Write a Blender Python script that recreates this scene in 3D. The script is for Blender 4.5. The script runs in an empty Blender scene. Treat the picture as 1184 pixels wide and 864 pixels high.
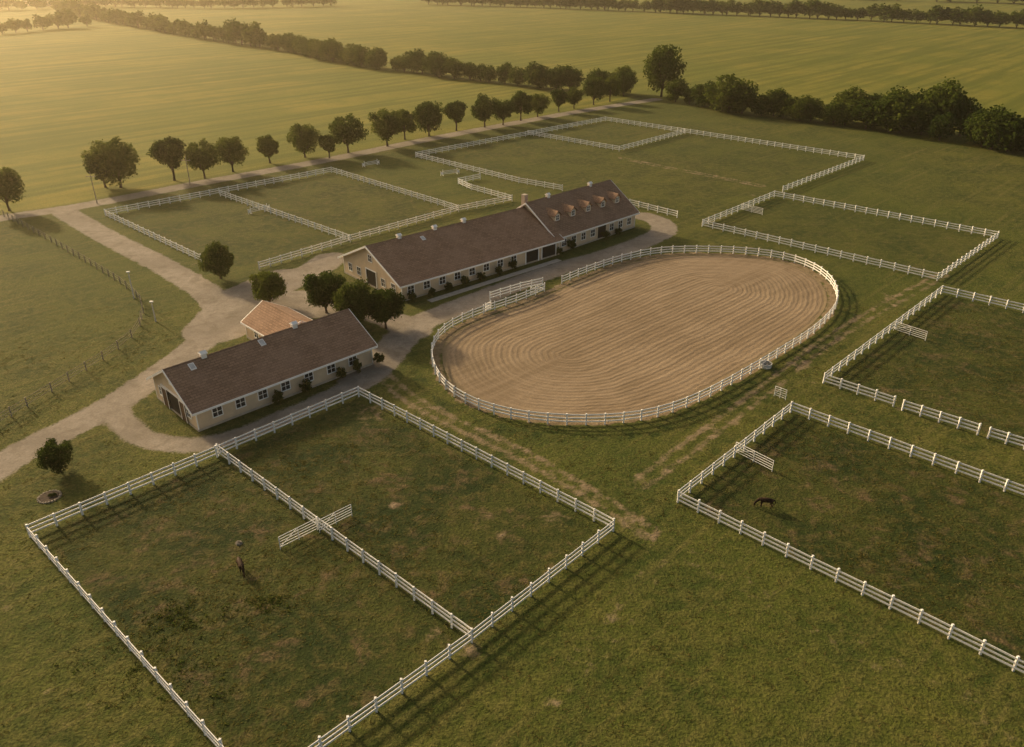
import bpy, math, random
import numpy as np
from mathutils import Vector, Matrix
random.seed(4); RNG=np.random.default_rng(7)
SC=bpy.context.scene; COL=SC.collection
# ------------------------------------------------------------------ helpers
def link(o,parent=None):
    COL.objects.link(o)
    if parent is not None: o.parent=parent
    return o
def empty(name,loc=(0,0,0),rz=0.0):
    e=bpy.data.objects.new(name,None); e.empty_display_size=0.5
    e.location=loc; e.rotation_euler=(0,0,rz); return link(e)
class MB:
    def __init__(s): s.v=[];s.f=[]
    def box(s,x0,x1,y0,y1,z0,z1):
        n=len(s.v)
        s.v+=[(x0,y0,z0),(x1,y0,z0),(x1,y1,z0),(x0,y1,z0),(x0,y0,z1),(x1,y0,z1),(x1,y1,z1),(x0,y1,z1)]
        s.f+=[tuple(n+i for i in q) for q in ((0,3,2,1),(4,5,6,7),(0,1,5,4),(1,2,6,5),(2,3,7,6),(3,0,4,7))]
    def beam(s,a,b,w,h):
        a=Vector(a);b=Vector(b);d=(b-a)
        if d.length<1e-6:return
        d.normalize(); up=Vector((0,0,1)) if abs(d.z)<.95 else Vector((1,0,0))
        r=d.cross(up).normalized(); u=r.cross(d).normalized()
        n=len(s.v)
        for p in (a,b):
            for i,j in ((-1,-1),(1,-1),(1,1),(-1,1)): s.v.append(tuple(p+r*i*w/2+u*j*h/2))
        s.f+=[tuple(n+i for i in q) for q in ((0,3,2,1),(4,5,6,7),(0,1,5,4),(1,2,6,5),(2,3,7,6),(3,0,4,7))]
    def tube(s,pts,rad,k=7,cap=True):
        n=len(s.v);P=[Vector(p) for p in pts]
        for i,p in enumerate(P):
            d=(P[min(i+1,len(P)-1)]-P[max(i-1,0)]).normalized()
            up=Vector((0,0,1)) if abs(d.z)<.9 else Vector((1,0,0))
            r=d.cross(up).normalized();u=r.cross(d).normalized()
            for j in range(k):
                a=2*math.pi*j/k; s.v.append(tuple(p+(r*math.cos(a)+u*math.sin(a))*rad[i]))
        for i in range(len(P)-1):
            for j in range(k):
                s.f.append((n+i*k+j,n+i*k+(j+1)%k,n+(i+1)*k+(j+1)%k,n+(i+1)*k+j))
        if cap:
            s.f.append(tuple(n+j for j in range(k))[::-1]); s.f.append(tuple(n+(len(P)-1)*k+j for j in range(k)))
    def poly(s,pts):
        n=len(s.v); s.v+=[tuple(p) for p in pts]; s.f.append(tuple(range(n,n+len(pts))))
    def prism(s,prof,axis0,axis1,ax='x'):
        n=len(s.v);k=len(prof)
        for t in (axis0,axis1):
            for a,z in prof: s.v.append((t,a,z) if ax=='x' else (a,t,z))
        s.f.append(tuple(range(n,n+k))[::-1]); s.f.append(tuple(range(n+k,n+2*k)))
        for j in range(k): s.f.append((n+j,n+(j+1)%k,n+k+(j+1)%k,n+k+j))
    def build(s,name,mat,parent=None,smooth=False):
        me=bpy.data.meshes.new(name); me.from_pydata(s.v,[],s.f); me.validate()
        me.materials.append(mat)
        if smooth: me.polygons.foreach_set('use_smooth',[True]*len(me.polygons))
        import bmesh
        bm=bmesh.new();bm.from_mesh(me);bmesh.ops.recalc_face_normals(bm,faces=bm.faces);bm.to_mesh(me);bm.free()
        return link(bpy.data.objects.new(name,me),parent)
# ------------------------------------------------------------------ materials
def newmat(name):
    m=bpy.data.materials.new(name);m.use_nodes=True;nt=m.node_tree
    return m,nt,nt.nodes['Principled BSDF']
class NG:
    def __init__(s,nt): s.nt=nt
    def n(s,t,**k):
        x=s.nt.nodes.new(t)
        for a,b in k.items(): setattr(x,a,b)
        return x
    def l(s,a,b): s.nt.links.new(a,b)
    def noise(s,vec,scale,detail=4,rough=.55,dist=0):
        x=s.n('ShaderNodeTexNoise'); x.inputs['Scale'].default_value=scale;x.inputs['Detail'].default_value=detail
        x.inputs['Roughness'].default_value=rough;x.inputs['Distortion'].default_value=dist; s.l(vec,x.inputs['Vector']); return x.outputs['Fac']
    def mapped(s,vec,rz,sc):
        # rotate into the direction rz first, then stretch
        x=s.n('ShaderNodeMapping');x.inputs['Rotation'].default_value=(0,0,-rz);s.l(vec,x.inputs[0])
        y=s.n('ShaderNodeMapping');y.inputs['Scale'].default_value=sc;s.l(x.outputs[0],y.inputs[0]);return y.outputs[0]
    def math(s,op,a,b=None,clamp=False):
        x=s.n('ShaderNodeMath',operation=op);x.use_clamp=clamp
        for i,q in enumerate((a,b)):
            if q is None: continue
            if isinstance(q,(int,float)): x.inputs[i].default_value=q
            else: s.l(q,x.inputs[i])
        return x.outputs[0]
    def ramp(s,fac,lo,hi,a=0.0,b=1.0):
        x=s.n('ShaderNodeMapRange');x.interpolation_type='SMOOTHSTEP'
        x.inputs['From Min'].default_value=lo;x.inputs['From Max'].default_value=hi
        x.inputs['To Min'].default_value=a;x.inputs['To Max'].default_value=b
        s.l(fac,x.inputs['Value']);return x.outputs['Result']
    def mix(s,fac,a,b,blend='MIX'):
        x=s.n('ShaderNodeMix',data_type='RGBA',blend_type=blend)
        if isinstance(fac,(int,float)): x.inputs[0].default_value=fac
        else: s.l(fac,x.inputs[0])
        for i,q in ((6,a),(7,b)):
            if isinstance(q,tuple): x.inputs[i].default_value=(*q,1)
            else: s.l(q,x.inputs[i])
        return x.outputs[2]
    def bump(s,h,strength,dist,normal=None):
        x=s.n('ShaderNodeBump');x.inputs['Strength'].default_value=strength;x.inputs['Distance'].default_value=dist
        s.l(h,x.inputs['Height'])
        if normal is not None: s.l(normal,x.inputs['Normal'])
        return x.outputs[0]
def simple(name,col,rough=.7,var=.25,scale=2.0,bump=0.0,spec=.3,objvar=False):
    m,nt,b=newmat(name);g=NG(nt);tc=g.n('ShaderNodeTexCoord').outputs['Object']
    n=g.noise(tc,scale,3)
    dark=tuple(c*(1-var) for c in col);lite=tuple(min(1,c*(1+var)) for c in col)
    c=g.mix(g.ramp(n,.3,.7),dark,lite); g.l(c,b.inputs['Base Color'])
    b.inputs['Roughness'].default_value=rough;b.inputs['Specular IOR Level'].default_value=spec
    if bump: g.l(g.bump(n,bump,.02),b.inputs['Normal'])
    return m
# ground
def ground_material():
    m,nt,b=newmat('ground_cover');g=NG(nt)
    P=g.n('ShaderNodeNewGeometry').outputs['Position']
    A=g.n('ShaderNodeAttribute',attribute_name='m');A2=g.n('ShaderNodeAttribute',attribute_name='n')
    s1=g.n('ShaderNodeSeparateColor');g.l(A.outputs['Color'],s1.inputs[0])
    s2=g.n('ShaderNodeSeparateColor');g.l(A2.outputs['Color'],s2.inputs[0])
    grav,dirt,gold=s1.outputs[0],s1.outputs[1],s1.outputs[2]; pad,weed,far=s2.outputs[0],s2.outputs[1],s2.outputs[2]
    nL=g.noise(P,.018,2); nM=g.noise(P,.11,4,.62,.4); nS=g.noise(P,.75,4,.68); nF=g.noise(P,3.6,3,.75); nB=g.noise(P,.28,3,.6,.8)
    lawn=g.mix(g.ramp(nM,.35,.68),(.046,.066,.013),(.108,.118,.022))
    lawn=g.mix(g.ramp(nS,.38,.66,0,.65),lawn,(.165,.150,.042))
    lawn=g.mix(g.ramp(nL,.4,.65,0,.45),lawn,(.076,.104,.018))
    nG=g.noise(g.mapped(P,math.radians(45),(.03,.9,1)),1.0,3,.6)
    lawn=g.mix(g.ramp(nG,.5,.70,0,.5),lawn,(.175,.155,.05))
    pd=g.mix(g.ramp(nM,.36,.66),(.026,.043,.010),(.072,.082,.018))
    pd=g.mix(g.ramp(nS,.45,.68,0,.7),pd,(.125,.108,.034))
    pd=g.mix(g.math('MULTIPLY',g.ramp(nB,.50,.70,0,.75),g.ramp(nS,.35,.6)),pd,(.165,.112,.064))
    c=g.mix(pad,lawn,pd)
    nW=g.noise(g.mapped(P,math.radians(47),(.008,.16,1)),1.0,4,.6)
    gd=g.mix(g.ramp(nL,.35,.65),(.175,.188,.026),(.27,.24,.040))
    gd=g.mix(g.ramp(nM,.4,.7,0,.6),gd,(.135,.162,.022))
    gd=g.mix(g.ramp(nS,.4,.75,0,.35),gd,(.32,.27,.065))
    gd=g.mix(g.ramp(nW,.42,.60,0,.75),gd,(.11,.135,.018))
    c=g.mix(gold,c,gd)
    wf=g.ramp(g.math('ADD',weed,g.math('MULTIPLY',g.math('SUBTRACT',nB,.5),1.2)),.45,.66,0,.8)
    c=g.mix(wf,c,(.031,.054,.011))
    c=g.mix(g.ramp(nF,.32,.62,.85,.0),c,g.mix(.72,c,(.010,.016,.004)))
    df=g.ramp(g.math('ADD',dirt,g.math('ADD',g.math('MULTIPLY',g.math('SUBTRACT',nS,.5),.9),g.math('MULTIPLY',g.math('SUBTRACT',nB,.5),.7))),.36,.74,0,.88)
    dc=g.mix(g.ramp(nS,.3,.7),(.18,.13,.078),(.28,.215,.14))
    c=g.mix(df,c,dc)
    e=g.math('ADD',grav,g.math('ADD',g.math('MULTIPLY',g.math('SUBTRACT',nS,.5),.5),g.math('ADD',g.math('MULTIPLY',g.math('SUBTRACT',nF,.5),.3),g.math('MULTIPLY',g.math('SUBTRACT',nB,.5),.3))))
    gf=g.ramp(e,.40,.62)
    gc=g.mix(g.ramp(nM,.35,.7),(.235,.205,.168),(.34,.30,.25))
    gc=g.mix(g.ramp(nS,.4,.7,0,.6),gc,(.195,.165,.125))
    gc=g.mix(g.ramp(nB,.5,.72,0,.6),gc,(.155,.132,.098))
    gc=g.mix(g.ramp(nF,.35,.65,.35,0),gc,(.12,.105,.085))
    c=g.mix(gf,c,gc)
    g.l(c,b.inputs['Base Color'])
    b.inputs['Roughness'].default_value=.95;b.inputs['Specular IOR Level'].default_value=.1
    bh=g.math('ADD',g.math('MULTIPLY',nS,.5),g.math('MULTIPLY',nF,.4))
    amt=g.ramp(gf,0,1,1.0,.2)
    bn=g.n('ShaderNodeBump');bn.inputs['Distance'].default_value=.4;g.l(amt,bn.inputs['Strength']);g.l(bh,bn.inputs['Height'])
    g.l(bn.outputs[0],b.inputs['Normal'])
    return m
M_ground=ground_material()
M_white=simple('white_painted_wood',(.90,.89,.86),.5,.04,1.3)
M_old=simple('weathered_wood',(.34,.29,.23),.9,.3,3)
M_metal=simple('galvanised_steel',(.62,.62,.60),.4,.1,3)
M_bark=simple('bark',(.085,.06,.042),.95,.35,6,.6)
M_soil=simple('mulch_soil',(.05,.035,.025),.95,.4,5,.5)
M_stone=simple('field_stone',(.22,.19,.15),.9,.25,3,.5)
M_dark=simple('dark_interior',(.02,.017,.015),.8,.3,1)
M_conc=simple('concrete',(.42,.37,.31),.9,.12,1.5)
M_brown=simple('brown_stained_boards',(.11,.065,.04),.7,.25,2)
def siding(name,col):
    m,nt,b=newmat(name);g=NG(nt);tc=g.n('ShaderNodeTexCoord').outputs['Object']
    sp=g.n('ShaderNodeSeparateXYZ');g.l(tc,sp.inputs[0])
    fr=g.math('FRACT',g.math('MULTIPLY',sp.outputs[2],4.5))
    n=g.noise(tc,.8,4)
    c=g.mix(g.ramp(n,.3,.7),tuple(q*.88 for q in col),col)
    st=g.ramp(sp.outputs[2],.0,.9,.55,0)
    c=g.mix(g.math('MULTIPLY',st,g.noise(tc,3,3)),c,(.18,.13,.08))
    g.l(c,b.inputs['Base Color']);b.inputs['Roughness'].default_value=.75
    g.l(g.bump(fr,.5,.03),b.inputs['Normal']);return m
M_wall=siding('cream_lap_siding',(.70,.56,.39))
def roofmat():
    m,nt,b=newmat('asphalt_shingles');g=NG(nt);tc=g.n('ShaderNodeTexCoord').outputs['Object']
    br=g.n('ShaderNodeTexBrick');g.l(g.mapped(tc,0,(1,1.15,1)),br.inputs['Vector'])
    br.inputs['Scale'].default_value=1.0;br.inputs['Mortar Size'].default_value=.03;br.inputs['Brick Width'].default_value=.75;br.inputs['Row Height'].default_value=.38
    br.inputs['Color1'].default_value=(.34,.215,.14,1);br.inputs['Color2'].default_value=(.23,.142,.092,1);br.inputs['Mortar'].default_value=(.12,.072,.048,1)
    n=g.noise(tc,.35,4,.6);n2=g.noise(tc,6,3,.7)
    c=g.mix(g.ramp(n,.3,.7,0,.55),br.outputs['Color'],(.38,.25,.17))
    c=g.mix(g.ramp(n2,.35,.75,0,.45),c,(.145,.088,.058))
    g.l(c,b.inputs['Base Color']);b.inputs['Roughness'].default_value=.9;b.inputs['Specular IOR Level'].default_value=.2
    g.l(g.bump(g.math('ADD',br.outputs['Fac'],n2),.5,.03),b.inputs['Normal']);return m
M_roof=roofmat()
def glassmat():
    m,nt,b=newmat('window_glass');g=NG(nt);tc=g.n('ShaderNodeTexCoord').outputs['Object']
    g.l(g.mix(g.ramp(g.noise(tc,1.2,2),.4,.6),(.02,.022,.025),(.06,.06,.058)),b.inputs['Base Color'])
    b.inputs['Roughness'].default_value=.12;b.inputs['Specular IOR Level'].default_value=.6;return m
M_glass=glassmat()
def leafmat(name,c1,c2,tr=.35):
    m,nt,b=newmat(name);g=NG(nt);oi=g.n('ShaderNodeObjectInfo')
    at=g.n('ShaderNodeAttribute',attribute_name='lv')
    c=g.mix(at.outputs['Fac'],c1,c2)
    hs=g.n('ShaderNodeHueSaturation');g.l(c,hs.inputs['Color'])
    g.l(g.ramp(oi.outputs['Random'],0,1,.75,1.25),hs.inputs['Value']);g.l(g.ramp(oi.outputs['Random'],0,1,.515,.485),hs.inputs['Hue'])
    d=g.n('ShaderNodeBsdfDiffuse');g.l(hs.outputs[0],d.inputs['Color']);nt.nodes.remove(b)
    t=g.n('ShaderNodeBsdfTranslucent');g.l(hs.outputs[0],t.inputs['Color'])
    mx=g.n('ShaderNodeMixShader');mx.inputs[0].default_value=tr;g.l(d.outputs[0],mx.inputs[1]);g.l(t.outputs[0],mx.inputs[2])
    g.l(mx.outputs[0],nt.nodes['Material Output'].inputs['Surface']);return m
M_leaf=leafmat('tree_leaves',(.028,.050,.009),(.098,.125,.022),.4)
M_shrub=leafmat('shrub_leaves',(.028,.042,.012),(.07,.085,.02),.2)
M_tuft=leafmat('grass_blades',(.09,.10,.025),(.17,.15,.05),.5)
M_weed=leafmat('weed_leaves',(.06,.085,.018),(.12,.13,.03),.5)
# ------------------------------------------------------------------ ground sheet
def axis(lo,hi,step,outlo,outhi,gr=1.04):
    a=list(np.arange(lo,hi+1e-6,step)); s=step;x=a[-1]
    while x<outhi: s*=gr;x+=s;a.append(x)
    s=step;x=lo;pre=[]
    while x>outlo: s*=gr;x-=s;pre.append(x)
    return np.array(pre[::-1]+a)
xs=axis(-125,125,.6,-5000,5000);ys=axis(25,345,.6,-2500,7000)
X,Y=np.meshgrid(xs,ys);X=X.ravel();Y=Y.ravel();NX,NY=len(xs),len(ys)
def pdist(px,py,pts,closed=False):
    d=np.full(px.shape,1e9)
    P=list(pts)+([pts[0]] if closed else [])
    for (ax,ay),(bx,by) in zip(P[:-1],P[1:]):
        dx,dy=bx-ax,by-ay;L=dx*dx+dy*dy+1e-9
        t=np.clip(((px-ax)*dx+(py-ay)*dy)/L,0,1)
        d=np.minimum(d,np.hypot(px-ax-t*dx,py-ay-t*dy))
    return d
def inside(px,py,poly):
    r=np.zeros(px.shape,bool);n=len(poly)
    for i in range(n):
        ax,ay=poly[i];bx,by=poly[(i+1)%n]
        c=((ay>py)!=(by>py))&(px<(bx-ax)*(py-ay)/((by-ay)+1e-12)+ax); r^=c
    return r
def smooth(pts,closed=False,it=2):
    P=[tuple(p) for p in pts]
    for _ in range(it):
        Q=[];n=len(P);rg=n if closed else n-1
        for i in range(rg):
            a=P[i];b=P[(i+1)%n]
            Q+=[(a[0]*.75+b[0]*.25,a[1]*.75+b[1]*.25),(a[0]*.25+b[0]*.75,a[1]*.25+b[1]*.75)]
        if not closed: Q=[P[0]]+Q+[P[-1]]
        P=Q
    return P
road_main=[(-70,40),(-60,58),(-57,74.3),(-54,80.3),(-50.9,85.7),(-48.2,93.6),(-45.8,103.6),(-44.3,112.8),(-44.6,121.4)]
road_nw=[(-44,112.8),(-48.8,123.3),(-57.1,132.5),(-67.1,142.5),(-79.3,153.8),(-90.9,165.5),(-99.6,174.6)]
road_far=[(-330,-40),(-200,75),(-140,137),(-119,159.4),(-110.4,169.3),(-100,175.8),(-89.6,186.1),(-77.8,199.1),(-64.1,211.8),(-46.8,229.3),(-29.5,249.5),(-9.1,270.3),(14.7,294.5),(35,312.9),(56.7,331.4)]
roads=[(smooth(road_main),2.5),(smooth(road_nw),2.6),(smooth(road_far),2.7),
 ([(-44.5,111),(-44,124),(-40,132)],5.2),([(-42,126),(-35.5,137),(-33.8,143)],3.4),([(-43,116),(-36,118),(-27,121.5)],4.6),
 (smooth([(-36,124),(-26,120.5),(-18,114),(-14.8,110)]),2.8),
 (smooth([(-20.5,94),(-18.2,99),(-17.1,105.1),(-14.8,112.8),(-9,119.2),(-3.2,125.5),(3.2,132.3),(9.2,138.3),(17.6,144.4),(26.1,152.7),(31.8,160),(31.5,167),(28.5,170.6)]),2.7),
 (smooth([(-50.5,88.5),(-46.5,82.5),(-41.5,78.8),(-36,78.2),(-31,81.5),(-26,87),(-21,93)]),1.6)]
grav=np.zeros_like(X)
for pts,hw in roads:
    grav=np.maximum(grav,np.clip(.5+(hw-pdist(X,Y,pts))/2.8,0,1))
arena0=[(-11.5,100.8),(-10.2,94.4),(-8,90.1),(-5.1,86.8),(-.2,84),(5,82.8),(11.2,82.8),(16.6,83.8),(22.5,87.4),(29.5,93.6),(37.5,101.4),(44.8,108.7),(50.9,116.8),(53.9,123.3),(55.3,131.3),(54,138.7),(49.9,143.5),(42.4,145.9),(34.3,146.4),(27.6,145.9),(20.5,141.5),(13.6,135.6),(8.6,130),(1.1,121.4),(-4.4,117.2),(-9.5,111.8),(-11.6,106.5)]
def resample(P,n):
    P=np.array(P+[P[0]]);d=np.r_[0,np.cumsum(np.hypot(*np.diff(P,axis=0).T))];t=np.linspace(0,d[-1],n,endpoint=False)
    return np.c_[np.interp(t,d,P[:,0]),np.interp(t,d,P[:,1])]
AR=resample(arena0,220)
for _ in range(26): AR=(np.roll(AR,1,0)+AR*2+np.roll(AR,-1,0))/4
def inset(P,d):
    t=np.roll(P,-1,0)-np.roll(P,1,0);t/=np.hypot(*t.T)[:,None]
    return P+np.c_[-t[:,1],t[:,0]]*d
ARs=inset(AR,1.5)
dirt=np.zeros_like(X)
def rut(pts,st,hw=.9,w=.75):
    global dirt
    d=pdist(X,Y,smooth(pts)); dirt=np.maximum(dirt,st*np.exp(-((d-hw)/w)**2)+.35*st*np.exp(-(d/1.6)**2))
rut([(-17.8,96.9),(-15.1,92),(-9.8,85.7),(-3.2,80.3),(2.7,74.8),(8,69.1),(11.2,65.5),(13.4,62.7)],.52)
rut([(76.2,134.3),(57.1,117.2),(45,105.7),(36.4,95.6),(27.5,85.7),(20.7,78.4),(13.7,70.7)],.46)
rut([(3.2,43.4),(7.7,48.7),(11.3,53.7),(13.7,59.5)],.32)
rut([(13.4,62.7),(22,54),(33,43),(45,33)],.3)
rut([(31,227),(39,218),(51,207),(61.2,196.5)],.5)
rut([(-49,60),(-38,47),(-25,34)],.26)
for x,y,r,s in [(-12,66.9,.9,.9),(4.5,64.8,2.6,.5),(-6.6,49.4,1.3,.6),(-17.5,85,4.5,.45),(-1.9,63.4,4,.4),(-27,61.5,.9,.5),(-3.2,47.5,1.3,.55),(11,64,2.2,.45),(20,68.5,2.4,.36),(62,124,2.5,.4),(40,93,2,.4),(-31,152,3,.4),(58,188,3,.5),(-19,63,1.6,.35),(47.9,87,1.6,.45),(-60,140,3,.4),(-44.5,62,1.5,.35)]:
    dirt=np.maximum(dirt,s*np.exp(-(np.hypot(X-x,Y-y)/r)**2))
da=pdist(X,Y,[tuple(p) for p in AR],True);ina=inside(X,Y,[tuple(p) for p in AR])
dirt=np.maximum(dirt,np.where(ina,np.clip(1.2-(da-.2)*0.6,.55,1),.25*np.exp(-(da/1.2)**2)))
bx=[-2000,-330,-200,-140,-119,-110.4,-100,-89.6,-77.8,-64.1,-46.8,-29.5,-9.1,14.7,35,51,62,79,102,123,131,145,200,300,900]
by=[-1200,-40,75,137,159.4,169.3,175.8,186.1,199.1,211.8,229.3,249.5,270.3,294.5,312.9,338,321,296,281,262,244,230,182,95,-400]
gb=np.interp(X,bx,by);gold=np.clip((Y-gb-1)/5,0,1)
K=(-16.9,34.8)
PAD1=[(-46.7,61.9),(-19.6,89.9),(9.9,62.8),(-3.3,48.4),K]
PAD2=[(17.1,67.5),(34.4,85.9),(71,51.3),(53.3,31.9)]
PAD3=[(41.1,93.6),(71.6,125.2),(112,90),(80,58)]
PAD4=[(39.7,163),(61.4,186.1),(96.9,154.9),(73.8,131.3)]
PAD5=[(-27,228),(32,284),(97,224),(64.8,190.8),(30,176),(12.1,191.6),(1.7,199.1)]
PAD6=[(-88.2,170.6),(-47,210),(-11.8,173.9),(-31.9,152.7),(-45.4,136.9),(-57.3,141.1)]
pad=np.zeros_like(X)
for P,s in ((PAD1,1),(PAD2,1),(PAD3,.8),(PAD4,.4),(PAD5,.25),(PAD6,.4)):
    i=inside(X,Y,P);d=pdist(X,Y,P,True); pad=np.maximum(pad,s*np.where(i,np.clip(d/1.2,0,1),0))
weed=np.zeros_like(X)
for x,y,r,s in [(-28.5,51.1,2.6,.4),(-21.2,52.7,2.2,.35),(-36,60,5,.2),(-26,45,5,.3),(-52,58,6,.35),(-40,70,3,.2),(-80,120,14,.25),(-75,95,9,.25)]:
    weed=np.maximum(weed,s*np.exp(-(np.hypot(X-x,Y-y)/r)**2))
for P in (PAD1,PAD2,PAD3,PAD4,PAD5,PAD6): weed=np.maximum(weed,.28*np.exp(-(pdist(X,Y,P,True)/.7)**2))
weed=np.maximum(weed,np.where(ina,0,.5*np.exp(-((da-2.5)/3)**2)))
def make_sheet(name,mask,z):
    idx=np.arange(NX*NY).reshape(NY,NX)
    a=idx[:-1,:-1].ravel();b=idx[:-1,1:].ravel();c=idx[1:,1:].ravel();d=idx[1:,:-1].ravel()
    F=np.c_[a,b,c,d]
    if mask is not None: F=F[(mask[F].max(1)>.02)]
    used,inv=np.unique(F.ravel(),return_inverse=True)
    co=np.c_[X[used],Y[used],np.full(len(used),z)].astype('f4')
    me=bpy.data.meshes.new(name);me.vertices.add(len(used));me.vertices.foreach_set('co',co.ravel())
    me.loops.add(len(F)*4);me.loops.foreach_set('vertex_index',inv.ravel().astype('i4'))
    me.polygons.add(len(F));me.polygons.foreach_set('loop_start',np.arange(0,len(F)*4,4,dtype='i4'))
    me.update(calc_edges=True)
    for nm,ch in (('m',(grav,dirt,gold)),('n',(pad,weed,gold))):
        at=me.attributes.new(nm,'FLOAT_COLOR','POINT')
        at.data.foreach_set('color',np.c_[ch[0][used],ch[1][used],ch[2][used],np.ones(len(used))].astype('f4').ravel())
    me.materials.append(M_ground);return link(bpy.data.objects.new(name,me))
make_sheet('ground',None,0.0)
make_sheet('gravel_road',grav,.012)
make_sheet('dirt_track',np.where((dirt>.12)&~ina,dirt,0),.006)
def arena_sand():
    c=ARs.mean(0);u,s,vt=np.linalg.svd(ARs-c);ax=vt[0];
    pr=(ARs-c)@ax; hwid=np.abs((ARs-c)@vt[1]).max(); half=pr.max()-hwid
    R=34;V=[];D=[]
    for k in range(R+1):
        t=k/R
        for i,p in enumerate(ARs):
            q=c+ax*np.clip(pr[i],-half,half)
            V.append(tuple(p*(1-t)+q*t)+(.02,));D.append(t*hwid)
    n=len(ARs);F=[(k*n+i,k*n+(i+1)%n,(k+1)*n+(i+1)%n,(k+1)*n+i) for k in range(R) for i in range(n)]
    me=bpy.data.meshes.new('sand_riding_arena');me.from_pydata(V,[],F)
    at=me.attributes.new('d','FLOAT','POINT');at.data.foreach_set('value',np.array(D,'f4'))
    m,nt,b=newmat('raked_sand');g=NG(nt);P=g.n('ShaderNodeNewGeometry').outputs['Position']
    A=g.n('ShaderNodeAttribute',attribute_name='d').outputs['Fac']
    nM=g.noise(P,.09,3,.6,.5);nS=g.noise(P,.8,4,.65);nF=g.noise(P,5,3,.7)
    ds=g.math('ADD',A,g.math('MULTIPLY',nM,1.8))
    ds=g.math('ADD',ds,g.math('MULTIPLY',nS,.2))
    w1=g.math('SINE',g.math('MULTIPLY',ds,7.3));w2=g.math('SINE',g.math('MULTIPLY',ds,2.9));w=g.math('ADD',w1,g.math('MULTIPLY',w2,.7))
    nK=g.noise(g.mapped(P,math.atan2(ax[1],ax[0]),(.03,.9,1)),1.0,4,.7)
    c_=g.mix(g.ramp(nM,.35,.68),(.225,.168,.106),(.30,.228,.150))
    c_=g.mix(g.ramp(nS,.35,.75,0,.45),c_,(.18,.132,.082))
    c_=g.mix(g.ramp(nK,.44,.62,0,.5),c_,(.35,.27,.182))
    c_=g.mix(g.math('MULTIPLY',g.ramp(w,-.5,1.5,0,.5),g.ramp(nM,.38,.62,.4,1)),c_,(.38,.295,.20))
    c_=g.mix(g.ramp(nF,.3,.65,.4,0),c_,(.12,.09,.055))
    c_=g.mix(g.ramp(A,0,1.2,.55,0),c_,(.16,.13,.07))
    g.l(c_,b.inputs['Base Color']);b.inputs['Roughness'].default_value=.95;b.inputs['Specular IOR Level'].default_value=.1
    g.l(g.bump(g.math('ADD',g.math('MULTIPLY',w,.2),g.math('ADD',nS,nF)),.9,.08),b.inputs['Normal'])
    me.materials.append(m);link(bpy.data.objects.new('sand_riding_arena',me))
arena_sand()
# ------------------------------------------------------------------ fences
def fence(name,runs,sp=2.4,h=1.55,rails=(.42,.88,1.34),mat=None,pw=.17,rw=.05,rh=.17,parent=None):
    mb=MB()
    for run in runs:
        for (ax,ay),(bx_,by_) in zip(run[:-1],run[1:]):
            L=math.hypot(bx_-ax,by_-ay);n=max(1,round(L/sp))
            pts=[(ax+(bx_-ax)*i/n,ay+(by_-ay)*i/n) for i in range(n+1)]
            hh=[h+random.uniform(-.04,.04) for _ in pts]
            for i,(x,y) in enumerate(pts):
                if i==n and (bx_,by_)!=run[-1]: continue
                lx,ly=random.uniform(-.02,.02),random.uniform(-.02,.02)
                mb.beam((x,y,-.1),(x+lx,y+ly,hh[i]),pw,pw)
            nx,ny=-(by_-ay)/L*pw*.5,(bx_-ax)/L*pw*.5
            for (p,q) in zip(pts[:-1],pts[1:]):
                for r in rails:
                    j=random.uniform(-.025,.025);k=random.uniform(-.025,.025)
                    mb.beam((p[0]+nx,p[1]+ny,r+j),(q[0]+nx,q[1]+ny,r+k),rw,rh)
    return mb.build(name,mat or M_white,parent)
fence('paddock_fence',[PAD1+[PAD1[0]],[(-33.1,76.2),(-3.3,48.4)]])
fence('paddock_fence',[PAD2+[PAD2[0]]])
fence('paddock_fence',[[(47.7,87.4),(41.1,93.6),(71.6,125.2),(112,90)],[(48.4,86.4),(54.8,80.7)],[(55.6,79.9),(58.5,77.5),(78,60)]])
fence('paddock_fence',[PAD4+[PAD4[0]]])
fence('paddock_fence',[[(12.1,191.6),(1.7,199.1),(-27,228),(32,284),(97,224),(64.8,190.8)],[(5,260),(31,236),(55,262)],[(26.6,178.8),(35.6,169.3)]])
fence('paddock_fence',[[(-57.3,141.1),(-88.2,170.6),(-47,210),(-11.8,173.9)],[(-68.5,186.9),(-31.9,152.7)],[(-45.4,136.9),(-31.9,152.7),(-11.8,173.9),(0,182.4),(-9.8,192.4),(-13.3,198.2),(-8,203)]])
def arena_fence():
    P=AR;gap=np.array([6.8,127.6]);d=np.hypot(*(P-gap).T);k=int(d.argmin())
    Q=np.roll(P,-k,0);L=np.r_[0,np.cumsum(np.hypot(*np.diff(Q,axis=0).T))]
    t=np.arange(2.2,L[-1]-1.0,2.3)
    pts=[(float(np.interp(q,L,Q[:,0])),float(np.interp(q,L,Q[:,1]))) for q in t]
    fence('arena_fence',[pts],sp=3)
    return pts[0],pts[-1]
ga,gbb=arena_fence()
def panel(name,a,b,h=1.45,n=5,mat=None,z0=.25):
    mb=MB()
    for i in range(n):
        z=z0+(h-z0)*i/(n-1); mb.tube([(a[0],a[1],z),(b[0],b[1],z)],[.035,.035],6)
    for t in (0,.5,1):
        x=a[0]+(b[0]-a[0])*t;y=a[1]+(b[1]-a[1])*t; mb.tube([(x,y,0),(x,y,h)],[.04,.04],6)
    mb.tube([(a[0],a[1],z0),((a[0]+b[0])/2,(a[1]+b[1])/2,h)],[.03,.03],6)
    return mb.build(name,mat or M_white)
panel('farm_gate',(-22,60.1),(-19.1,62.9));panel('farm_gate',(-18.8,62.6),(-16.1,65.2))
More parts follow.
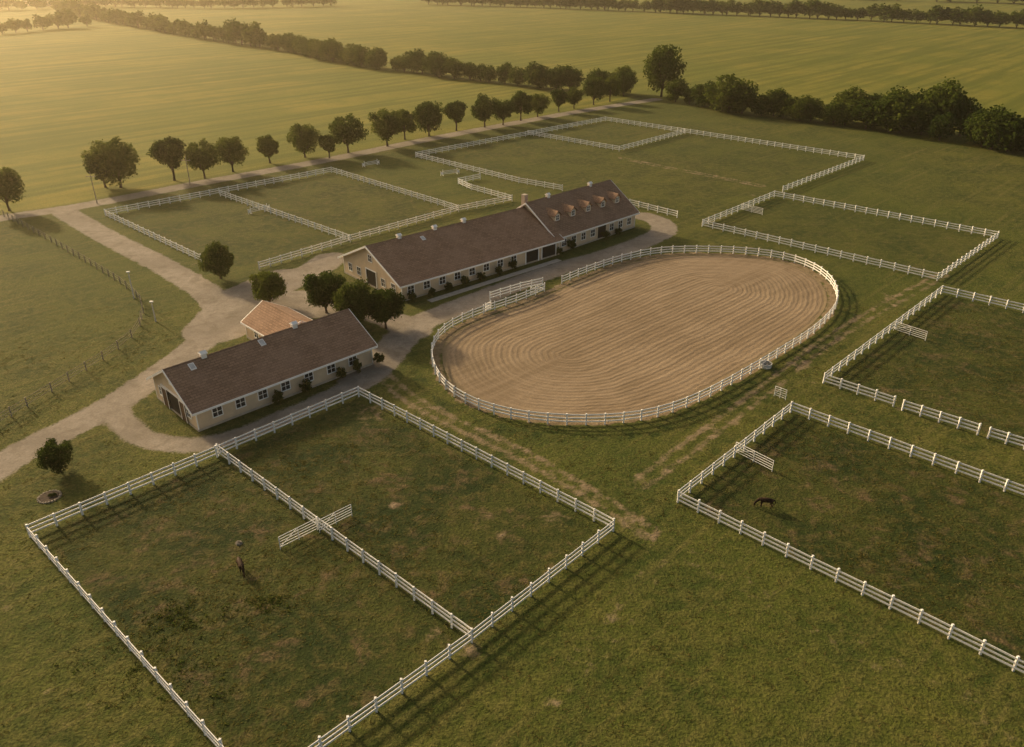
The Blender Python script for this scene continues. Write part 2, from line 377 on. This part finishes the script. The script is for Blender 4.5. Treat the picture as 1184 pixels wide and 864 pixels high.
panel('farm_gate',(25.3,76.8),(28.4,73));panel('farm_gate',(57.5,110.5),(60.6,106.8));panel('farm_gate',(33.6,90.1),(34.7,89))
panel('farm_gate',(50.9,175.3),(54.5,171.3));panel('farm_gate',ga,(ga[0]-2.4,ga[1]-1.6))
fence('arena_chute_fence',[[(-3.6,122.4),(1.4,126.6),(5.2,129.0)],[(-3.4,118.6),(-4.2,117.6)]],sp=2)
P7=smooth([(-112,172),(-95.7,157.1),(-75.4,137.8),(-64.7,127.2),(-59,119.6),(-55.9,109.6),(-56.6,102),(-58.3,95.6),(-59.9,89.7),(-62.5,80),(-66,70)],it=1)
fence('pasture_fence',[P7],sp=3,h=1.4,rails=(.45,.85,1.25),mat=M_old,pw=.12,rw=.02,rh=.06)
# ------------------------------------------------------------------ buildings
def window(glass,trim,x,z,w,h,face,y):
    def bx(mb,u0,u1,z0,z1,d0,d1):
        if face=='f': mb.box(u0,u1,y-d1,y-d0,z0,z1)
        elif face=='b': mb.box(u0,u1,y+d0,y+d1,z0,z1)
        elif face=='l': mb.box(y-d1,y-d0,u0,u1,z0,z1)
        else: mb.box(y+d0,y+d1,u0,u1,z0,z1)
    bx(glass,x-w/2,x+w/2,z,z+h,-.05,.02)
    t=.11
    bx(trim,x-w/2-t,x-w/2,z-t,z+h+t,-.05,.07);bx(trim,x+w/2,x+w/2+t,z-t,z+h+t,-.05,.07)
    bx(trim,x-w/2,x+w/2,z+h,z+h+t,-.05,.066);bx(trim,x-w/2,x+w/2,z-t,z,-.05,.10)
    bx(trim,x-.03,x+.03,z,z+h,-.05,.05);bx(trim,x-w/2,x-.03,z+h/2-.03,z+h/2+.03,-.05,.046);bx(trim,x+.03,x+w/2,z+h/2-.03,z+h/2+.03,-.05,.046)
def gable_building(name,S,dirv,L,W,hw,hr,oh=.55,ohg=.6):
    e=empty(name,(S[0],S[1],0),math.atan2(dirv[1],dirv[0]))
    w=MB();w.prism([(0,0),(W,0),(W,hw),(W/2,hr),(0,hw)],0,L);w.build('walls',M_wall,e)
    fb=MB();fb.box(-.06,L+.06,-.06,W+.06,-.05,.28);fb.build('foundation',M_conc,e)
    sl=(hr-hw)/(W/2);th=.18
    r=MB()
    z_e=hw-sl*oh
    r.prism([(-oh,z_e+.02),(-oh,z_e+th+.02),(W/2,hr+th+.02),(W/2,hr+.02)],-ohg,L+ohg)
    r.prism([(W+oh,z_e+.02),(W/2,hr+.021),(W/2,hr+th+.021),(W+oh,z_e+th+.021)],-ohg,L+ohg)
    r.build('roof',M_roof,e)
    t=MB()
    t.box(-ohg-.02,L+ohg+.02,-oh-.10,-oh-.004,z_e-.10,z_e+th-.02);t.box(-ohg-.02,L+ohg+.02,W+oh+.004,W+oh+.10,z_e-.10,z_e+th-.02)
    for x0,x1 in ((-ohg-.09,-ohg-.004),(L+ohg+.004,L+ohg+.09)):
        t.prism([(-oh,z_e-.12),(-oh,z_e+th+.03),(W/2,hr+th+.04),(W/2,hr-.12)],x0,x1)
        t.prism([(W+oh,z_e-.12),(W/2,hr-.121),(W/2,hr+th+.041),(W+oh,z_e+th+.03)],x0,x1)
    for x in (-.03,L-.09):
        for y in (-.03,W-.09): t.box(x,x+.12,y,y+.12,.28,hw-.05)
    t.build('trim',M_white,e)
    rc=MB();rc.prism([(W/2-.16,hr+th-.03),(W/2,hr+th+.07),(W/2+.16,hr+th-.03)],-ohg,L+ohg);rc.build('ridge_cap',M_roof,e)
    return e,sl,th
def roof_z(y,W,hw,hr,th=.2): return hw+(hr-hw)/(W/2)*(y if y<W/2 else W-y)+th
def vents(e,xs_,W,hw,hr,yo=0.0,s=.65,h=.65,mat=None):
    t=MB();c=MB()
    for x in xs_:
        y=W/2+yo;z=roof_z(y,W,hw,hr)-.25
        t.box(x-s/2,x+s/2,y-s/2,y+s/2,z,z+h);c.box(x-s/2-.12,x+s/2+.12,y-s/2-.12,y+s/2+.12,z+h,z+h+.08)
        c.prism([(y-s/2-.08,z+h+.08),(y,z+h+.35),(y+s/2+.08,z+h+.08)],x-s/2-.08,x+s/2+.08)
    t.build('ridge_vents',M_white,e);c.build('vent_caps',mat or M_white,e)
def skylights(e,lst,W,hw,hr):
    g_=MB();f=MB()
    for x,y in lst:
        for mb,s,hh in ((f,.36,.09),(g_,.27,.12)):
            n=len(mb.v)
            for zz in (0,hh):
                for a,b_ in ((-s,-s*1.2),(s,-s*1.2),(s,s*1.2),(-s,s*1.2)):
                    yy=y+b_;mb.v.append((x+a,yy,roof_z(yy,W,hw,hr,.2)+zz))
            mb.f+=[tuple(n+i for i in q) for q in ((4,5,6,7),(0,1,5,4),(1,2,6,5),(2,3,7,6),(3,0,4,7))]
    f.build('skylight_frames',M_white,e);g_.build('skylight_glass',simple_glass,e)
simple_glass=simple('skylight_acrylic',(.55,.55,.53),.25,.1,2,0,.5)
# --- small stable
e,sl,th=gable_building('small_horse_stable',(-37.1,81.4),(.71,.704),25.2,11.5,3.0,6.2)
W,hw,hr=11.5,3.0,6.2
gl=MB();tr=MB()
for x in (2.6,5.6,8.6,11.8,15.2,18.6,22.0): window(gl,tr,x,1.15,1.15,1.15,'f',0)
for x in (4,9,14): window(gl,tr,x,1.15,1.15,1.15,'b',W)
window(gl,tr,2.0,1.2,1.0,1.1,'l',0);window(gl,tr,9.6,1.2,1.0,1.1,'l',0);window(gl,tr,5.75,4.2,.9,.8,'l',0);window(gl,tr,5.75,4.2,.9,.8,'r',25.2)
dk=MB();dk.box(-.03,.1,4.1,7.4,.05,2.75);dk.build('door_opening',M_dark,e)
dr=MB();dr.box(-.16,-.06,7.45,9.0,.1,2.85);dr.box(-.16,-.06,2.6,4.05,.1,2.85);dr.build('sliding_doors',M_brown,e)
tr.box(-.2,-.02,2.4,9.1,2.9,3.05)
for y in (7.45,8.9,2.6,3.93): tr.box(-.2,-.165,y,y+.12,.1,2.85)
tr.box(-.2,-.165,7.58,8.89,2.73,2.85);tr.box(-.2,-.165,2.73,3.92,2.73,2.85)
gl.build('windows',M_glass,e);tr.build('window_trim',M_white,e)
vents(e,(4.5,17.2),W,hw,hr);skylights(e,[(2.6,4.9),(12,5.0)],W,hw,hr)
e2,_,_=gable_building('side_wing',(0,0),(1,0),9.6,7.0,2.6,4.6,.4,.4)
e2.parent=e;e2.location=(24.2,10.6,0);e2.rotation_euler=(0,0,math.pi/2)
gl=MB();tr=MB();window(gl,tr,3,1.0,1.1,1.1,'b',7.0);window(gl,tr,6.5,1.0,1.1,1.1,'b',7.0);window(gl,tr,3.5,1.0,1.6,1.4,'r',9.6)
gl.build('windows',M_glass,e2);tr.build('window_trim',M_white,e2)
# --- main stable
W,hw,hr=18.0,3.1,7.2
e,sl,th=gable_building('main_horse_stable',(-17.9,121.8),(.752,.659),35.6,W,hw,hr,.7,.7)
gl=MB();tr=MB()
for x in (1.8,5.0,8.2,11.4,14.6,17.8,21.0,24.2): window(gl,tr,x,1.1,1.2,1.2,'f',0)
for x in range(3,34,4): window(gl,tr,x,1.1,1.2,1.2,'b',W)
for y in (2.4,5.4,13,15.8): window(gl,tr,y,1.1,1.1,1.3,'l',0)
window(gl,tr,9,4.5,1.1,1.1,'l',0)
dk=MB();dk.box(-.03,.1,7.5,10.5,.05,2.9);dk.box(27.2,30.2,-.03,.1,.05,2.75);dk.box(31.2,34.6,-.03,.1,.05,2.75);dk.build('dark_doorway_panels',M_dark,e)  # flat near-black panels; the two on the front wall paint the recess's shade
tr.box(-.1,-.02,7.3,7.5,.05,3.1);tr.box(-.1,-.02,10.5,10.7,.05,3.1);tr.box(-.1,-.02,7.5,10.5,2.9,3.1)
for x in (27.0,30.2,31.0,34.6): tr.box(x,x+.2,-.1,-.02,.05,2.8)
gl.build('windows',M_glass,e);tr.build('window_trim',M_white,e)
vents(e,(6,13.5,20,),W,hw,hr,0);skylights(e,[(10,7.6)],W,hw,hr)
# --- dormer wing of the main stable
W,hw,hr=15.0,3.4,8.3
e,sl,th=gable_building('dormered_stable',(8.3,145.6),(.715,.70),24.0,W,hw,hr,.6,.6)
gl=MB();tr=MB()
for x in (2.2,5.0,7.8,10.6,16.4,19.2,22.0): window(gl,tr,x,1.1,1.2,1.3,'f',0)
for x in range(3,23,4): window(gl,tr,x,1.1,1.2,1.3,'b',W)
window(gl,tr,7.5,5.2,1.1,1.2,'l',0);window(gl,tr,7.5,5.0,1.1,1.2,'r',24);
dk=MB();dk.box(12.2,14.6,-.03,.1,.05,2.7);dk.box(23.9,24.03,5.9,9.1,.05,2.9);dk.build('dark_doorway_panels',M_dark,e)
wl=MB();rf=MB()
for x in (3.0,7.5,12,16.5,21):
    y0=2.6;z0=roof_z(y0,W,hw,hr)-.3;hd=1.35;wd=.8;y1=5.6
    wl.prism([(x-wd,z0),(x+wd,z0),(x+wd,z0+hd),(x,z0+hd+.75),(x-wd,z0+hd)],y0,y1,'y')
    s_=.75/wd;o=.25
    rf.prism([(x-wd-o,z0+hd-s_*o+.02),(x-wd-o,z0+hd-s_*o+.14),(x,z0+hd+.89),(x,z0+hd+.77)],y0-.3,y1+.6,'y')
    rf.prism([(x+wd+o,z0+hd-s_*o+.02),(x,z0+hd+.771),(x,z0+hd+.891),(x+wd+o,z0+hd-s_*o+.141)],y0-.3,y1+.6,'y')
    window(gl,tr,x,z0+.42,.8,.9,'f',y0)
wl.build('dormer_walls',M_wall,e);rf.build('dormer_roofs',M_roof,e)
gl.build('windows',M_glass,e);tr.build('window_trim',M_white,e)
vents(e,(5.5,18),W,hw,hr,.0);
ch=MB();ch.box(.6,1.5,9.0,9.9,5.5,9.4);ch.build('chimney',M_conc,e)
wk=MB()
wk.beam((-13.5,122.0,.02),(8.8,142.2,.02),1.3,.05)
wk.build('concrete_path',M_conc)
# ------------------------------------------------------------------ trees
def leaf_cloud(centers,radii,n,size,seed,squash=.85):
    r=np.random.default_rng(seed)
    centers=np.array(centers);radii=np.array(radii)
    w=radii**2;ix=r.choice(len(radii),n,p=w/w.sum())
    d=r.normal(size=(n,3));d/=np.linalg.norm(d,axis=1)[:,None]
    rad=radii[ix]*(r.random(n)**.35)*(1+.12*r.normal(size=n))
    p=centers[ix]+d*rad[:,None]*np.array([1,1,squash])
    nn=d*.6+r.normal(size=(n,3))*.7+np.array([0,0,.35]);nn/=np.linalg.norm(nn,axis=1)[:,None]
    t=np.cross(nn,r.normal(size=(n,3)));t/=np.linalg.norm(t,axis=1)[:,None];b=np.cross(nn,t)
    s=size*(.6+.8*r.random(n))[:,None]
    v=np.stack([p-t*s*.5,p+b*s*.38+nn*s*.08,p+t*s*.55,p-b*s*.38-nn*s*.05],1)
    clump=r.random(len(radii))[ix]
    lv=np.clip(.55*clump+.45*r.random(n),0,1)
    return v.reshape(-1,3),np.repeat(lv,4)
def tree_mesh(name,seed,H_,R,n,size,trunk=.22,mat=None,shrub=False,nb=16):
    r=random.Random(seed);cs=[];rs=[];mb=MB();zb=H_*(trunk if not shrub else .1)
    rz=(H_-zb)/2;zc=zb+rz
    if not shrub:
        lean=(r.uniform(-.03,.03)*H_,r.uniform(-.03,.03)*H_)
        mb.tube([(0,0,-.15),(0,0,.25),(lean[0]*.4,lean[1]*.4,zb),(lean[0],lean[1],zc+rz*.5)],[.052*H_*.8,.036*H_*.8,.026*H_*.8,.008*H_],8)
    for i in range(nb):
        th_=i*2.399+r.uniform(-.4,.4);ph=math.acos(1-2*(i+.5)/nb);k=r.uniform(.5,.8)
        x=R*k*math.sin(ph)*math.cos(th_);y=R*k*math.sin(ph)*math.sin(th_);z=zc+rz*k*math.cos(ph)*.95
        cs.append((x,y,z));rs.append(R*r.uniform(.24,.46))
        if not shrub and i%2==0:
            mb.tube([(0,0,zb*r.uniform(.8,1.3)),(x*.45,y*.45,(zb+z)*.5),(x*.95,y*.95,z)],[.014*H_,.009*H_,.003*H_],5)
    cs.append((0,0,zc));rs.append(R*.5)
    V,lv=leaf_cloud(cs,rs,n,size,seed)
    V[:,2]=np.maximum(V[:,2],.05 if shrub else zb*.55)
    nv=len(mb.v);allv=(np.vstack([np.array(mb.v),V]) if nv else V)
    fl=[(nv+4*i,nv+4*i+1,nv+4*i+2,nv+4*i+3) for i in range(n)]
    me=bpy.data.meshes.new(name);me.from_pydata([tuple(q) for q in allv],[],mb.f+fl)
    me.materials.append(M_bark);me.materials.append(mat or M_leaf)
    me.polygons.foreach_set('material_index',[0]*len(mb.f)+[1]*n)
    at=me.attributes.new('lv','FLOAT','POINT');at.data.foreach_set('value',np.r_[np.zeros(nv),lv].astype('f4'))
    return me
TV=[tree_mesh('deciduous_tree_mesh%d'%i,20+i,10,[4.6,4.2,4.9,4.0,4.5][i],4600,.50,[.16,.2,.14,.2,.17][i],nb=[16,13,18,15,17][i]) for i in range(5)]
TH=[tree_mesh('small_tree_mesh%d'%i,60+i,10,[4.6,4.4,4.8][i],9000,.42,.12,nb=22) for i in range(3)]
SV=[tree_mesh('shrub_mesh%d'%i,80+i,1.5,.85,900,.17,mat=M_shrub,shrub=True,nb=9) for i in range(3)]
HV=[tree_mesh('hedge_mesh%d'%i,100+i,10,[5.4,5.0,5.8][i],3000,.66,.06,nb=18) for i in range(3)]
HF=[tree_mesh('far_hedge_mesh%d'%i,120+i,10,[5.4,5.0,5.8][i],700,1.25,.06,nb=10) for i in range(3)]
def put(name,me,x,y,s,sz=None,parent=None):
    o=bpy.data.objects.new(name,me);o.location=(x,y,0);o.rotation_euler=(0,0,random.uniform(0,6.28));o.scale=(s,s,sz or s);return link(o,parent)
trees=[(-111.5,173.9,9),(-99.2,194,8.5),(-95.4,194,11),(-85,201,11),(-78,203,9),(-73,210,8.5),(-66,220,7.4),(-58,227,8.8),(-51,226,6.8),(-47,233,10),(-37,242,10),(-33,252,8.8),(-26,257,10),(-18,266,9.6),(-9,272,9.8),(-3,276,7.6),(3,284,9.6),(9,291,7.5),(17,302,8),(23,309,7),(31,317,9.6),(38,325,9),(45,338,9)]
for i,(x,y,h) in enumerate(trees): put('deciduous_tree',TV[i%5],x,y+1,h/10*1.08*random.uniform(.95,1.1),h/10*1.08)
for i,(x,y,h) in enumerate([(-51,132.5,6.6),(-38.8,119.6,6.6),(-29.3,117.2,7.4),(-23.7,111.8,7.4),(-19.1,111.2,7),(-49.4,73.1,4.0)]): put('deciduous_tree',TH[i%3],x,y,h/10)
put('deciduous_tree',TV[2],60,338,1.75,2.0)
for i,(x,y) in enumerate([(-16.2,121.6),(-13.2,123.9),(-10.6,126.3),(-8,128.8),(-5.3,131.2),(-2.3,133.8),(.2,136.2),(8.8,144.9),(11.4,147.6),(18.7,154.3),(21.5,157),(-20.8,96.2),(-22.6,94.4),(-29.3,88),(-26.4,90.7),(-18.3,98.8)]):
    put('shrub',SV[i%3],x,y,random.uniform(.9,1.25),random.uniform(1.1,1.6))
def row(name,pts,sp,h0,h1,w=1.0,meshes=HV,jit=2.5):
    e_=empty(name,(0,0,0))
    for (a,b) in zip(pts[:-1],pts[1:]):
        L=math.hypot(b[0]-a[0],b[1]-a[1]);k=max(1,int(L/sp))
        for i in range(k):
            t=(i+random.random()*.6)/k;h=random.uniform(h0,h1)*(1.3 if random.random()<.12 else 1)
            put('hedge_tree',random.choice(meshes),a[0]+(b[0]-a[0])*t+random.uniform(-jit,jit),a[1]+(b[1]-a[1])*t+random.uniform(-jit,jit),h/10*w*random.uniform(.85,1.2),h/10,e_)
    return e_
row('hedgerow',[(-470,905),(-363,771),(-207,588),(-142,520)],7,7,11.5,1.1,HF)
row('hedgerow',[(-142,520),(-87,449),(-29,395),(17,358),(52,345)],7,7,11.5,1.1)
row('hedgerow',[(64,325),(79,303),(102,285),(112,276)],4.5,6,10,1.15,jit=2)
row('hedgerow',[(112,277),(124,264),(133,250)],4.5,8,12,1.1)
row('hedgerow',[(136,244),(147,232),(200,184),(300,97)],5,9,13,1.1)
row('hedgerow',[(112,286),(130,268),(142,250),(205,192)],7,9,13,1.0,jit=3)
row('hedgerow',[(-640,930),(-529,925),(-458,991),(-326,957),(-200,1010)],10,9,14,1.3,HF)
row('hedgerow',[(-520,470),(-371,629),(-357,676),(-339,711)],11,8,13,1.1,HF)
row('hedgerow',[(-100,1040),(8,985),(178,867),(311,771),(402,684),(600,520)],9,10,16,1.3,HF)
row('hedgerow',[(-1200,1500),(-300,1650),(500,1500),(1300,1200)],24,14,22,2.2,HF,jit=9)
row('hedgerow',[(-900,1250),(-350,1200),(300,1230),(900,900)],24,12,18,2.0,HF,jit=9)
def blades(name,x,y,h0,h1,r,mat,spread=.16,wd=.04):
    n=len(x);B=6
    X_=np.repeat(x,B)+r.normal(0,spread,n*B);Y_=np.repeat(y,B)+r.normal(0,spread,n*B)
    hh=np.repeat(r.uniform(h0,h1,n),B)*r.uniform(.6,1.1,n*B);a=r.uniform(0,6.28,n*B);w=wd+wd*r.random(n*B)
    lx=r.normal(0,.16,n*B);ly=r.normal(0,.16,n*B)
    v=np.stack([np.c_[X_-np.cos(a)*w,Y_-np.sin(a)*w,np.zeros(n*B)],np.c_[X_+np.cos(a)*w,Y_+np.sin(a)*w,np.zeros(n*B)],np.c_[X_+lx,Y_+ly,hh]],1).reshape(-1,3).astype('f4')
    m=n*B;me=bpy.data.meshes.new(name);me.vertices.add(m*3);me.vertices.foreach_set('co',v.ravel())
    me.loops.add(m*3);me.loops.foreach_set('vertex_index',np.arange(m*3,dtype='i4'));me.polygons.add(m);me.polygons.foreach_set('loop_start',np.arange(0,m*3,3,dtype='i4'))
    me.update(calc_edges=True)
    at=me.attributes.new('lv','FLOAT','POINT');at.data.foreach_set('value',np.repeat(np.repeat(r.random(n),B),3).astype('f4'))
    me.materials.append(mat);link(bpy.data.objects.new(name,me))
def tufts(name,n,region,h0,h1,seed,mat):
    r=np.random.default_rng(seed);x=r.uniform(region[0],region[1],n);y=region[2]+(region[3]-region[2])*r.random(n)**1.2
    ix=np.clip(np.searchsorted(xs,x),0,NX-1);iy=np.clip(np.searchsorted(ys,y),0,NY-1);k=iy*NX+ix
    dens=.35+.65*np.clip(pad[k]+weed[k],0,1)
    keep=(grav[k]<.25)&(~ina[k])&(dirt[k]<.3)&(r.random(n)<dens)
    cl=np.sin(x*.21+1.3*np.sin(y*.17))+np.sin(y*.27+1.7*np.sin(x*.13)); keep&=(r.random(n)<.5+.25*cl)
    blades(name,x[keep],y[keep],h0,h1,r,mat)
tufts('grass',50000,(-75,80,28,120),.04,.12,3,M_tuft)
r_=np.random.default_rng(9);wx=[];wy=[]
for cx,cy,rr,n in [(-28.5,51.1,1.5,70),(-21.4,52.7,1.2,45),(-24,44,2.2,30),(-30,46,2.5,30),(-52,52,3,60)]:
    wx.append(r_.normal(cx,rr,n));wy.append(r_.normal(cy,rr*.7,n))
blades('weeds',np.concatenate(wx),np.concatenate(wy),.08,.22,r_,M_weed,.14,.05)
# ------------------------------------------------------------------ horses
def horse(name,x,y,rz,col,graze=True,s=1.0):
    e_=empty(name,(x,y,0),rz);e_.scale=(s,s,s)
    J=[];R=[];E=[]
    def v(p,r,par=None):
        J.append(p);R.append(r)
        if par is not None:E.append((par,len(J)-1))
        return len(J)-1
    pel=v((-.62,0,1.22),(.27,.30));b1=v((-.25,0,1.13),(.29,.33),pel);b2=v((.2,0,1.12),(.29,.34),b1);wi=v((.55,0,1.22),(.24,.31),b2)
    if graze: nk=[((.82,0,1.15),(.16,.22)),((1.12,0,.82),(.11,.16)),((1.32,0,.52),(.10,.13)),((1.36,0,.30),(.09,.10)),((1.34,0,.08),(.06,.065))]
    else: nk=[((.82,0,1.38),(.15,.22)),((1.08,0,1.62),(.11,.16)),((1.22,0,1.80),(.10,.12)),((1.42,0,1.66),(.08,.10)),((1.62,0,1.48),(.06,.065))]
    p=wi
    for q,r in nk: p=v(q,r,p)
    for sy in (-1,1):
        a=v((.55,.17*sy,.95),(.12,.15),wi);a=v((.52,.17*sy,.72),(.075,.085),a);a=v((.55,.17*sy,.48),(.055,.06),a);a=v((.54,.17*sy,.16),(.04,.042),a);a=v((.58,.17*sy,.04),(.06,.065),a)
        o=.12*sy
        a=v((-.6,.18*sy,.98),(.17,.20),pel);a=v((-.48-.02*sy,.19*sy,.78),(.11,.13),a);a=v((-.78+o,.18*sy,.52),(.06,.07),a);a=v((-.70+o,.18*sy,.17),(.042,.045),a);a=v((-.65+o,.18*sy,.04),(.06,.065),a)
    t=v((-.9,0,1.22),(.07,.07),pel);t=v((-1.02,0,.95),(.07,.07),t);t=v((-1.02,0,.5),(.035,.035),t)
    me=bpy.data.meshes.new('body');me.from_pydata(J,E,[]);o=link(bpy.data.objects.new('body',me),e_)
    md=o.modifiers.new('skin','SKIN');md.use_smooth_shade=True
    for i,r in enumerate(R): me.skin_vertices[0].data[i].radius=r
    me.skin_vertices[0].data[0].use_root=True
    sd=o.modifiers.new('sub','SUBSURF');sd.levels=2;sd.render_levels=2
    m=simple('horse_coat',col,.75,.3,2,0,.12);me.materials.append(m)
    mane=MB();hd=Vector(nk[2][0])
    for sy in (-1,1):
        c=hd+Vector((0.0,.07*sy,.10));mane.tube([c,c+Vector((-.02,.02*sy,.13))],[.035,.006],5)
    pts=[Vector((.6,0,1.5 if not graze else 1.44))]+[Vector(nk[i][0])+Vector((-.08,0,.15 if graze else .17)) for i in range(3)]
    mane.tube(pts,[.03,.05,.05,.03],6);mane.build('mane_and_ears',M_dark,e_,True)
horse('grazing_horse',25.9,66.6,math.radians(170),(.035,.02,.012),True,.85)
horse('grazing_horse',-24.8,57.1,math.radians(-60),(.045,.026,.016),True,.85)
# ------------------------------------------------------------------ small things
def jump(x,y,rz):
    e_=empty('horse_jump',(x,y,0),rz);w=MB()
    for sx in (-2,2):
        for dx in (0,.6*(1 if sx>0 else -1)): w.beam((sx+dx,0,0),(sx+dx,0,1.5 if dx==0 else 1.1),.1,.1)
        w.box(min(sx,sx+.6*(1 if sx>0 else -1)),max(sx,sx+.6*(1 if sx>0 else -1)),-.04,.04,.3,.9);w.box(sx-.05,sx+.05,-.4,.4,0,.08)
    w.build('wing_standards',M_white,e_);p=MB()
    for z in (.4,.75,1.1): p.tube([(-1.95,-.1,z),(1.95,-.1,z)],[.06,.06],8)
    p.build('poles',M_white,e_)
for a in ((-55.8,173.9,.8),(-16,208,.5),(-38,218,.7)): jump(*a)
def pole(name,x,y,h,lamp):
    e_=empty(name,(x,y,0));m_=MB();m_.tube([(0,0,-.1),(0,0,h)],[.12,.08],8)
    m_.build('pole',M_metal if lamp else M_old,e_);q=MB()
    if lamp: q.box(-.25,.25,-.15,.15,h,h+.18);q.build('lamp_head',M_white,e_)
    else: q.box(-1.1,1.1,-.06,.06,h-.9,h-.75);q.box(-1.0,-.9,-.04,.04,h-.75,h-.55);q.box(.9,1.0,-.04,.04,h-.75,h-.55);q.box(-.05,.05,-.05,.05,h,h+.2);q.build('crossarm',M_old,e_)
pole('lamp_post',-62.3,123.3,4.5,True);pole('lamp_post',-55,113.8,3.2,True);pole('utility_pole',-94.6,180.5,7,False);pole('utility_pole',-79,196.5,7,False)
e_=empty('water_trough',(34.8,98.4,0));m_=MB();k=20
pts=[(math.cos(2*math.pi*i/k),math.sin(2*math.pi*i/k)) for i in range(k)]
for r0,r1,z0,z1 in ((.8,.85,0,.6),(.85,.78,.6,.6),(.78,.75,.6,.1)):
    for i in range(k):
        a=pts[i];b=pts[(i+1)%k];m_.poly([(a[0]*r0,a[1]*r0,z0),(b[0]*r0,b[1]*r0,z0),(b[0]*r1,b[1]*r1,z1),(a[0]*r1,a[1]*r1,z1)])
m_.build('tub',M_metal,e_);m_=MB();m_.poly([(a*.77,b*.77,.48) for a,b in pts]);m_.build('water',M_glass,e_)
e_=empty('round_flower_bed',(-48.2,68.4,0));m_=MB();m_.tube([(0,0,0),(0,0,.10)],[1.0,.95],24);m_.build('soil',M_soil,e_)
m_=MB()
for i in range(22):
    a=2*math.pi*i/22;m_.tube([(1.05*math.cos(a),1.05*math.sin(a),-.05),(1.05*math.cos(a),1.05*math.sin(a),.1+.05*random.random())],[.17,.11],7)
m_.build('edging_stones',M_stone,e_)
for i in range(4): put('flowering_plant',SV[i%3],random.uniform(-.5,.5),random.uniform(-.5,.5),.3,.25,e_)
m_=MB();m_.tube([(-26.2,61,-.1),(-26.15,61,.08),(-26.1,61.05,.16)],[.42,.36,.18],7);m_.build('boulder',M_stone)
for x,y,r_ in ((-560,1010,.4),(-530,1000,1.2),(-486,1030,.2),(-430,1060,.8)):
    eh,_,_=gable_building('farmhouse',(x,y),(math.cos(r_),math.sin(r_)),16,10,5,9)
    gl=MB();tr=MB()
    for q in (3,8,13): window(gl,tr,q,1.2,1.2,1.4,'f',0)
    gl.build('windows',M_glass,eh);tr.build('window_trim',M_white,eh)
# ------------------------------------------------------------------ light
az,el=math.radians(-46),math.radians(21)
sv=Vector((math.sin(az)*math.cos(el),math.cos(az)*math.cos(el),math.sin(el)))
sun=bpy.data.lights.new('sun','SUN');sun.energy=5.0;sun.angle=math.radians(3);sun.color=(1,.76,.45)
so=bpy.data.objects.new('sun',sun);so.rotation_euler=sv.to_track_quat('Z','Y').to_euler();link(so)
wd=bpy.data.worlds.new('World');SC.world=wd;wd.use_nodes=True;nt=wd.node_tree
sk=nt.nodes.new('ShaderNodeTexSky');sk.sky_type='NISHITA';sk.sun_disc=False;sk.sun_elevation=el;sk.sun_rotation=az%(2*math.pi);sk.dust_density=7;sk.air_density=1.0;sk.ozone_density=.3
mx=nt.nodes.new('ShaderNodeMix');mx.data_type='RGBA';mx.blend_type='MULTIPLY';mx.inputs[0].default_value=1;mx.inputs[7].default_value=(1,.90,.76,1)
nt.links.new(sk.outputs[0],mx.inputs[6]);nt.links.new(mx.outputs[2],nt.nodes['Background'].inputs[0]);nt.nodes['Background'].inputs[1].default_value=.15
m=bpy.data.materials.new('haze');m.use_nodes=True;nt=m.node_tree;nt.nodes.clear();o_=nt.nodes.new('ShaderNodeOutputMaterial');vs=nt.nodes.new('ShaderNodeVolumeScatter')
vs.inputs['Color'].default_value=(1,.87,.60,1);vs.inputs['Density'].default_value=.00030;vs.inputs['Anisotropy'].default_value=.78;nt.links.new(vs.outputs[0],o_.inputs['Volume'])
hz=MB();hz.box(-2500,2500,-300,3000,-.5,38);hz.build('haze',m)
# ------------------------------------------------------------------ camera
cd=bpy.data.cameras.new('camera');cd.sensor_width=36;cd.lens=929/1184*36;cd.clip_end=12000;cd.clip_start=.5
co=bpy.data.objects.new('camera',cd);co.location=(0,0,50);co.rotation_euler=(math.pi/2-math.atan(482/929),0,0);link(co);SC.camera=co
SC.view_settings.view_transform='Standard';SC.view_settings.look='None';SC.view_settings.exposure=0
